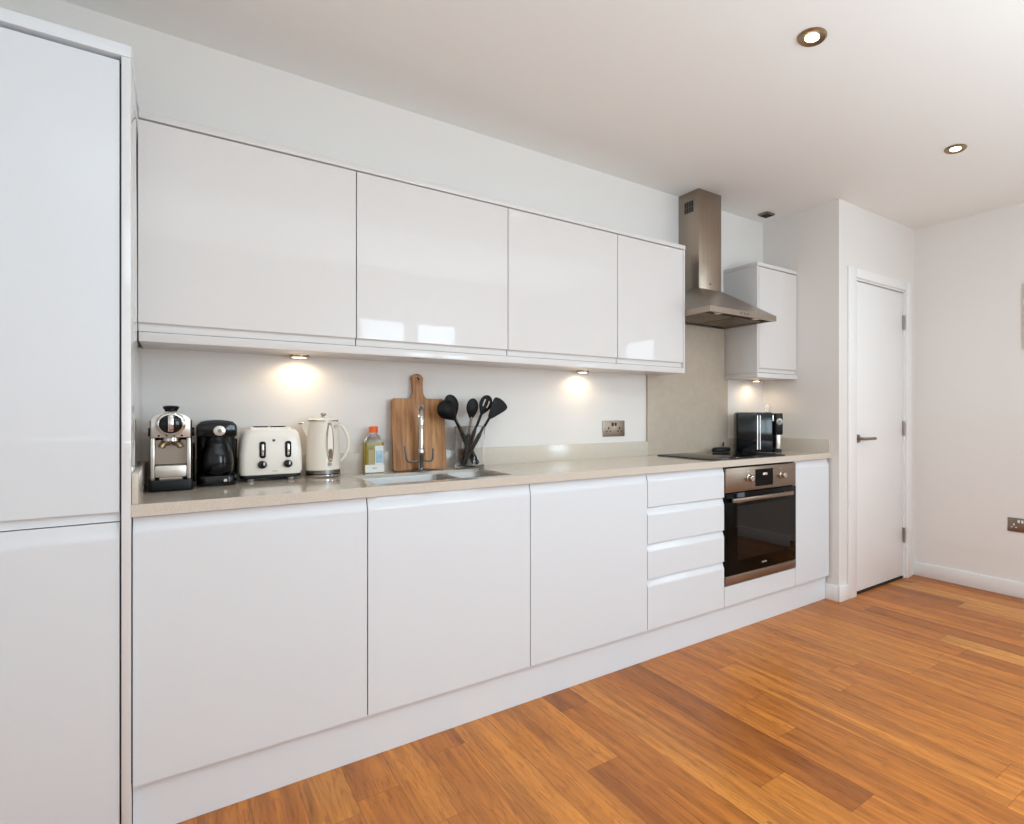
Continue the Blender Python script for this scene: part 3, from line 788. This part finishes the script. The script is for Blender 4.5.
hp = smooth_path([(kx + .050, ky - .004, Z0 + .196), (kx + .066, ky - .008, Z0 + .190), (kx + .084, ky - .010, Z0 + .150), (kx + .086, ky - .010, Z0 + .110), (kx + .074, ky - .008, Z0 + .075), (kx + .059, ky - .004, Z0 + .058)], 6)
hh = obj('handle', tube(new(), hp, .0065, 12), M['cream'], t, smooth=True)
obj('handle_bolt', lathe(new(), [(.007, .002), (.007, -.004)], (kx + .035, ky - .041, Z0 + .192), 14, 'y'), M['steel_dark'], t)
# water window with metal surround (front of body, slightly right)
def window_poly(sc, zb, zt, w0):
    P = []
    for k in range(13):
        u = k / 12; P.append((w0 * math.sin(PI * min(1, .12 + u * .85)) ** .7 * sc, zb + (zt - zb) * u))
    return P
def gauge(w, zb, zt, off):
    L_ = []; n = 14
    for k in range(n + 1):
        u = k / n; L_.append((.5 * w * (math.sin(PI * (u * .92 + .04)) ** .55), zb + (zt - zb) * u))
    pts = [(a_, z_) for a_, z_ in L_] + [(-a_, z_) for a_, z_ in L_[::-1]]
    out = []
    for a_, z_ in pts:
        ang = math.radians(-76) + a_ / .055
        r = .0585 - (z_ - Z0 - .03) * .034 + off
        out.append((kx + r * math.cos(ang), ky + r * math.sin(ang), z_))
    return out
n_ = Vector((math.cos(math.radians(-76)), math.sin(math.radians(-76)), 0))
g = obj('gauge_surround', extrude_dir(new(), gauge(.028, Z0 + .058, Z0 + .206, .0005), n_ * .0035), M['kettle_trim'], t)
obj('gauge_window', extrude_dir(new(), gauge(.0165, Z0 + .068, Z0 + .197, .0042), n_ * .0008), M['cream_light'], g)
obj('gauge_base', extrude_dir(new(), gauge(.0150, Z0 + .070, Z0 + .108, .0052), n_ * .0008), M['brown_glass'], g)
obj('switch', lathe(new(), [(.007, .004), (.007, -.003)], (kx + .012, ky - .058, Z0 + .050), 18, 'y'), M['steel_dark'], t, smooth=True)

# ------------------------------------------------------------------ oil bottle
x0, x1, y0, y1 = .572, .642, .452, .500
xc, yc = (x0 + x1) / 2, (y0 + y1) / 2
t = thing('oil_bottle', 'bottle of olive oil with orange cap and paper label by the upstand', 'bottle', (xc, yc, Z0))
b = new(); rings = []
for (hw, hd_, r, z) in ((.030, .020, .008, .125), (.0350, .0238, .008, .1252), (.032, .023, .012, .130), (.022, .018, .014, .148), (.0135, .0135, .0125, .158), (.013, .013, .0125, .168)):
    rings.append([b.verts.new((p[0], p[1], Z0 + z)) for p in rrect(xc - hw, xc + hw, yc - hd_, yc + hd_, r, 5)])
for k in range(len(rings) - 1):
    n = len(rings[0])
    for i in range(n): b.faces.new((rings[k][i], rings[k][(i + 1) % n], rings[k + 1][(i + 1) % n], rings[k + 1][i]))
b.faces.new(rings[0][::-1]); b.faces.new(rings[-1])
obj('bottle_body', b, M['glass'], t, smooth=True)
obj('oil', rounded_slab(xc - .0358, xc + .0358, yc - .0243, yc + .0243, Z0 + .0005, Z0 + .124, .008), M['oil'], t)
cp = obj('cap', lathe(new(), [(.0165, 0), (.0165, .023), (.0150, .025)], (xc + .001, yc, Z0 + .163), 28), M['orange'], t, smooth=True)
obj('label_band', box(x0 - .001, x1 + .001, y0 - .0016, y0 - .0008, Z0 + .003, Z0 + .034), M['label_white'], t)
obj('label_front', box(xc + .001, x1 - .002, y0 - .0018, y0 - .0008, Z0 + .0345, Z0 + .110), M['label_white'], t)
obj('label_picture', box(xc + .004, x1 - .005, y0 - .0022, y0 - .0018, Z0 + .040, Z0 + .090), M['label_blue'], t)
obj('label_back', box(x0 + .012, xc - .001, y0 - .0016, y0 - .0008, Z0 + .0345, Z0 + .094), M['label_tan'], t)
marks('lettering', 4, .0055, (xc, y0 - .0017, Z0 + .020), M['ink'], t, 8)

# ------------------------------------------------------------------ chopping board
BXc = .791
t = thing('chopping_board', 'wooden chopping board with handle leaning on the wall behind the tap', 'chopping board', (BXc, .47, Z0))
w_, h_ = .220, .304
o_ = []
def arc(cx, cz, r, a0, a1, n): return [(cx + r * math.cos(math.radians(a0 + (a1 - a0) * k / n)), cz + r * math.sin(math.radians(a0 + (a1 - a0) * k / n))) for k in range(n + 1)]
rr = .012; hw = w_ / 2
o_ += arc(hw - rr, rr, rr, 270, 360, 5) + arc(hw - rr, h_ - rr, rr, 0, 90, 5)
o_ += [(.045, h_), (.032, h_ + .003), (.024, h_ + .014), (.021, h_ + .030), (.0205, h_ + .055), (.0215, h_ + .075)]
o_ += arc(0, h_ + .084, .0235, 0, 180, 14)
o_ += [(-.0215, h_ + .075), (-.0205, h_ + .055), (-.021, h_ + .030), (-.024, h_ + .014), (-.032, h_ + .003), (-.045, h_)]
o_ += arc(-hw + rr, h_ - rr, rr, 90, 180, 5) + arc(-hw + rr, rr, rr, 180, 270, 5)
b = new()
hole = arc(0, h_ + .085, .0075, 0, 342, 19)
ang = math.radians(6.6)
th = .018
def lp(a, c, d): # lean back: c up the board, d through thickness
    return (BXc + a, .452 + c * math.sin(ang) + d * math.cos(ang), Z0 + .0005 + c * math.cos(ang) - d * math.sin(ang) + th * math.sin(ang))
layers = []
for d in (0, th):
    vo = [b.verts.new(lp(a, c, d)) for a, c in o_]; vi = [b.verts.new(lp(a, c, d)) for a, c in hole]
    eo = [b.edges.new((vo[i], vo[(i + 1) % len(vo)])) for i in range(len(vo))]
    ei = [b.edges.new((vi[i], vi[(i + 1) % len(vi)])) for i in range(len(vi))]
    bmesh.ops.triangle_fill(b, edges=eo + ei, use_beauty=True)
    layers.append((vo, vi))
for q in (0, 1):
    A, B = layers[0][q], layers[1][q]
    for i in range(len(A)):
        b.faces.new((A[i], A[(i + 1) % len(A)], B[(i + 1) % len(A)], B[i]))
obj('board', b, M['board'], t, bevel=.0025)

# ------------------------------------------------------------------ utensil jar and utensils
jx, jy, jr, jh = 1.000, .436, .064, .183
t = thing('glass_jar', 'clear glass jar holding black cooking utensils on the worktop', 'jar', (jx, jy, Z0))
b = lathe(new(), [(.056, 0), (.062, .003), (.063, .012), (.060, .06), (.0615, .12), (.066, jh), (.064, jh + .001), (.0635, jh), (.0590, .12), (.0575, .06), (.060, .013), (.054, .009)], (jx, jy, Z0), 44)
obj('glass_wall', b, M['glass'], t, smooth=True)

def px_dir(a, c, d):   # small helper for utensils: (x, y offset, z)
    return Vector((a, jy + d, c))
def utensil(name, label, foot, neck, head, width, kind, yo):
    """foot, neck, head: (x,z) of the handle end, the neck and the head's far end; yo (y foot, y head)"""
    t = thing(name, label, 'utensil', (foot[0], jy + yo[0], foot[1]), 'black utensils in the glass jar')
    F_ = Vector((foot[0], jy + yo[0], foot[1])); H_ = Vector((head[0], jy + yo[1], head[1]))
    u = ((neck[1] - foot[1]) / (head[1] - foot[1])); N_ = Vector((neck[0], F_.y + (H_.y - F_.y) * u, neck[1]))
    mid = F_.lerp(N_, .62)
    obj('handle', tube(new(), [F_, F_.lerp(N_, .03), mid, mid.lerp(N_, .1)], [.009, .0135, .0120, .0085], 12, .7), M['rubber'], t, smooth=True)
    obj('shaft', tube(new(), [mid.lerp(N_, .08), N_, N_.lerp(H_, .12)], [.0062, .0058, .0062], 10), M['satin'] if kind in ('spoon',) else M['rubber'], t, smooth=True)
    d = (H_ - N_); Lh = d.length; d.normalize()
    s = d.cross(Vector((0, -1, 0))).normalized(); nrm = s.cross(d).normalized()
    b = new(); n = 16; secs = []
    for k in range(n + 1):
        v = 1 - (1 - k / n) ** 1.7
        if kind == 'turner': hwid = width / 2 * (.25 + .75 * min(1, v * 2.2)) * (1 if v < .93 else .93)
        elif kind == 'spatula': hwid = width / 2 * (.22 + .78 * min(1, v * 1.35) ** .9) * (1 if v < .85 else math.sqrt(max(.005, 1 - ((v - .85) / .151) ** 2)))
        else: hwid = width / 2 * (.16 + .84 * math.sin(PI / 2 * v / .58) ** 1.1 if v < .58 else math.sqrt(max(.003, 1 - ((v - .58) / .421) ** 2)))
        depth = {'ladle': .020, 'spoon': .008, 'slotted': .007, 'turner': .001, 'spatula': .001}[kind] * math.sin(PI * v)
        row = []
        for q in range(9):
            e = -1 + q / 4
            row.append(N_ + d * (Lh * v) + s * (hwid * e) - nrm * (depth * (e * e - 1)))
        secs.append(row)
    top = [[b.verts.new(p + nrm * .0016) for p in r] for r in secs]; bot = [[b.verts.new(p - nrm * .0016) for p in r] for r in secs]
    for k in range(n):
        for q in range(8):
            if kind == 'slotted' and q in (2, 5) and 4 <= k <= 8:      # open slots
                continue
            b.faces.new((top[k][q], top[k][q + 1], top[k + 1][q + 1], top[k + 1][q])); b.faces.new((bot[k][q], bot[k + 1][q], bot[k + 1][q + 1], bot[k][q + 1]))
    for k in range(n):
        b.faces.new((top[k][0], top[k + 1][0], bot[k + 1][0], bot[k][0])); b.faces.new((top[k][8], bot[k][8], bot[k + 1][8], top[k + 1][8]))
    for q in range(8):
        b.faces.new((top[0][q], bot[0][q], bot[0][q + 1], top[0][q + 1])); b.faces.new((top[n][q], top[n][q + 1], bot[n][q + 1], bot[n][q]))
    obj('head', b, M['rubber'], t, smooth=True)
zf = Z0 + .016
utensil('ladle', 'black ladle leaning left, lowest and leftmost in the glass jar', (1.040, zf), (.925, 1.118), (.856, 1.192), .080, 'ladle', (.012, -.03))
utensil('serving_spoon', 'black serving spoon leaning left beside the ladle in the jar', (1.030, zf), (.938, 1.130), (.905, 1.226), .062, 'spoon', (.03, .005))
utensil('slotted_spoon', 'black oval slotted spoon standing upright in the middle of the jar', (.985, zf), (1.008, 1.118), (1.015, 1.212), .054, 'spoon', (.028, .0))
utensil('slotted_turner', 'black slotted turner leaning right, the upper of the right-hand pair', (.965, zf), (1.058, 1.140), (1.098, 1.226), .060, 'slotted', (.0, .02))
utensil('spatula', 'black broad spatula leaning farthest right in the glass jar', (.960, zf), (1.082, 1.125), (1.146, 1.203), .076, 'spatula', (-.014, -.024))

# ------------------------------------------------------------------ black bean-to-cup machine by the side wall
t = thing('coffee_machine', 'black bean-to-cup coffee machine in the corner right of the hob', 'coffee machine', (2.706, .393, Z0), rotz=math.radians(-38.57))
# local x: along its long side, local y: away from the viewer
b = extrude_dir(new(), [(a, c, 0) for a, c in rrect(0, .232, 0, .130, .012, 4)], (0, 0, .243))
body = obj('body', b, M['black'], t, bevel=.006, local=True)
obj('chrome_strip', box(.128, .134, -.0020, .002, .015, .228), M['silver'], t, local=True)
obj('chrome_strip', box(.145, .149, -.0020, .002, .015, .228), M['silver'], t, local=True)
obj('top_plate', box(.010, .222, .010, .120, .2435, .247), M['black_satin'], t, local=True)
h = obj('brew_head', extrude_dir(new(), [(a, c, .108) for a, c in rrect(.2345, .289, -.010, .122, .014, 5)], (0, 0, .134)), M['black_satin'], t, bevel=.005, local=True)
obj('dial', lathe(new(), [(.020, 0), (.020, -.006), (.016, -.009)], (.264, -.010, .190), 26, 'y'), M['silver'], t, local=True, smooth=True)
obj('dial_face', lathe(new(), [(.011, 0), (.011, -.002)], (.264, -.019, .190), 20, 'y'), M['black'], t, local=True)
obj('dispenser', box(.248, .274, -.004, .050, .020, .107), M['silver'], t, bevel=.003, local=True)
obj('front_column', box(.2325, .276, .051, .124, .016, .107), M['black'], t, local=True)
obj('drip_tray', extrude_dir(new(), [(a, c, 0) for a, c in rrect(.2325, .282, -.008, .115, .010, 4)], (0, 0, .016)), M['black_satin'], t, bevel=.002, local=True)
obj('front_trim', box(.225, .230, -.0020, .001, .195, .232), M['silver'], t, local=True)

# small glass on top of it
gx, gy = 2.706 + .205 * math.cos(math.radians(-38.57)) - .07 * math.sin(math.radians(-38.57)), .393 + .205 * math.sin(math.radians(-38.57)) + .07 * math.cos(math.radians(-38.57))
tag(obj('drinking_glass', lathe(new(), [(.015, 0), (.019, .001), (.021, .045), (.0198, .045), (.0178, .004), (.008, .003)], (gx, gy, Z0 + .2485), 24), M['glass'], loc=(gx, gy, Z0 + .2485), smooth=True),
    'small clear glass standing on top of the black bean-to-cup machine', 'glass')

# low black lid-like object and its cord on the hob
hz_ = WT1 + .0070
t = thing('power_adapter', 'low black object with a cord lying at the back of the hob', 'adapter', (2.580, .400, hz_))
b = new(); rings = []
for (s_, z) in ((.9, 0), (1, .006), (1, .016), (.86, .025), (.5, .028)):
    rings.append([b.verts.new((2.580 + .076 * s_ * math.cos(a) + .0, .405 + .034 * s_ * math.sin(a), hz_ + .0003 + z)) for a in [2 * PI * k / 28 for k in range(28)]])
for k in range(4):
    for i in range(28): b.faces.new((rings[k][i], rings[k][(i + 1) % 28], rings[k + 1][(i + 1) % 28], rings[k + 1][i]))
b.faces.new(rings[0][::-1]); b.faces.new(rings[-1])
obj('casing', b, M['black_satin'], t, smooth=True)
obj('cord', tube(new(), smooth_path([(2.600, .430, hz_ + .020), (2.64, .452, hz_ + .036), (2.668, .470, hz_ + .052), (2.685, .484, hz_ + .040), (2.690, .490, hz_ + .004)], 6), .0032, 8), M['black_satin'], t, smooth=True)
# cords behind the coffee makers
tag(obj('appliance_cable', tube(new(), smooth_path([(.0295, .40, 1.00), (.0300, .44, 1.03), (.0295, .485, 1.04), (.030, .497, .99), (.030, .494, .94), (.030, .47, Z0 + .006)], 6), .0028, 8), M['black_satin'], loc=(.03, .47, Z0), smooth=True),
    'black cord hanging between the espresso machine and coffee maker', 'cord', 'appliance cords')
tag(obj('appliance_cable', tube(new(), smooth_path([(.1475, .47, 1.050), (.150, .485, 1.052), (.1505, .497, 1.03), (.150, .500, .97), (.1495, .490, Z0 + .005)], 6), .0028, 8), M['black_satin'], loc=(.15, .49, Z0), smooth=True),
    'black power cord between the black coffee maker and the toaster', 'cord', 'appliance cords')

# ------------------------------------------------------------------ lights
def area(name, loc, rot, sx, sy, e, col=(1, 1, 1)):
    l = bpy.data.lights.new(name, 'AREA'); l.shape = 'RECTANGLE'; l.size = sx; l.size_y = sy; l.energy = e; l.color = col
    o = bpy.data.objects.new(name, l); COL.objects.link(o); o.location = loc; o.rotation_euler = rot
    return o
DAY = (.80, 1.015, 1.15)
zc = (W1[2] + W1[3]) / 2
area('window_light', (1.445, FY - .02, zc), (PI / 2, 0, 0), .37, W1[3] - W1[2] - .12, 15, DAY)
area('window_light', (1.94, FY - .02, zc), (PI / 2, 0, 0), .36, W1[3] - W1[2] - .12, 15, DAY)
area('window_light', (RX + .02, -2.55, 1.41), (PI / 2, 0, PI / 2), .52, 1.12, 12, DAY)
# two ceiling downlights in view; the other four are unseen, added as fill
for (x, y, e) in ((1.704, -.851, 10), (2.976, -.792, 17), (.45, -.87, 10), (.45, -2.2, 10), (1.7, -2.2, 10), (2.976, -2.2, 10)):
    l = bpy.data.lights.new('downlight_and_fill_lamp', 'SPOT'); l.energy = e * .45; l.color = (.92, 1.01, 1.02); l.spot_size = math.radians(150); l.spot_blend = 1; l.shadow_soft_size = .05
    o = bpy.data.objects.new('downlight_and_fill_lamp', l); COL.objects.link(o); o.location = (x, y, CZ - .02)
# added soft fill panels, no real source: one under the ceiling, one facing up
area('fill_light', (1.3, -2.2, 2.43), (0, 0, 0), 3.6, 1.2, 19, (.81, 1.0, 1.12))
area('fill_light', (1.0, -2.62, 1.0), (PI, 0, 0), 3.4, .5, 31, (.83, 1.01, 1.11))

w = bpy.data.worlds.new('world'); bpy.context.scene.world = w; w.use_nodes = True
bg = w.node_tree.nodes['Background']; bg.inputs[0].default_value = (.85, .92, 1, 1); bg.inputs[1].default_value = 3.0

# ------------------------------------------------------------------ camera
cam = bpy.data.cameras.new('camera'); co = bpy.data.objects.new('camera', cam); COL.objects.link(co)
co.location = (0, -2.032, 1.145)
co.rotation_euler = (PI / 2, 0, -math.radians(38.566))
cam.sensor_width = 36; cam.sensor_fit = 'HORIZONTAL'
cam.lens = 573.4 / 1024 * 36
cam.shift_x = (512 - 640) / 1024; cam.shift_y = (413.36 - 412) / 1024
cam.clip_start = .02
sc = bpy.context.scene; sc.camera = co
sc.view_settings.view_transform = 'Standard'
sc.view_settings.look = 'None'
sc.view_settings.exposure = 0
sc.cycles.max_bounces = 10; sc.cycles.diffuse_bounces = 6; sc.cycles.glossy_bounces = 5; sc.cycles.transmission_bounces = 8
sc.cycles.sample_clamp_indirect = 6
sc.cycles.caustics_reflective = False; sc.cycles.caustics_refractive = False
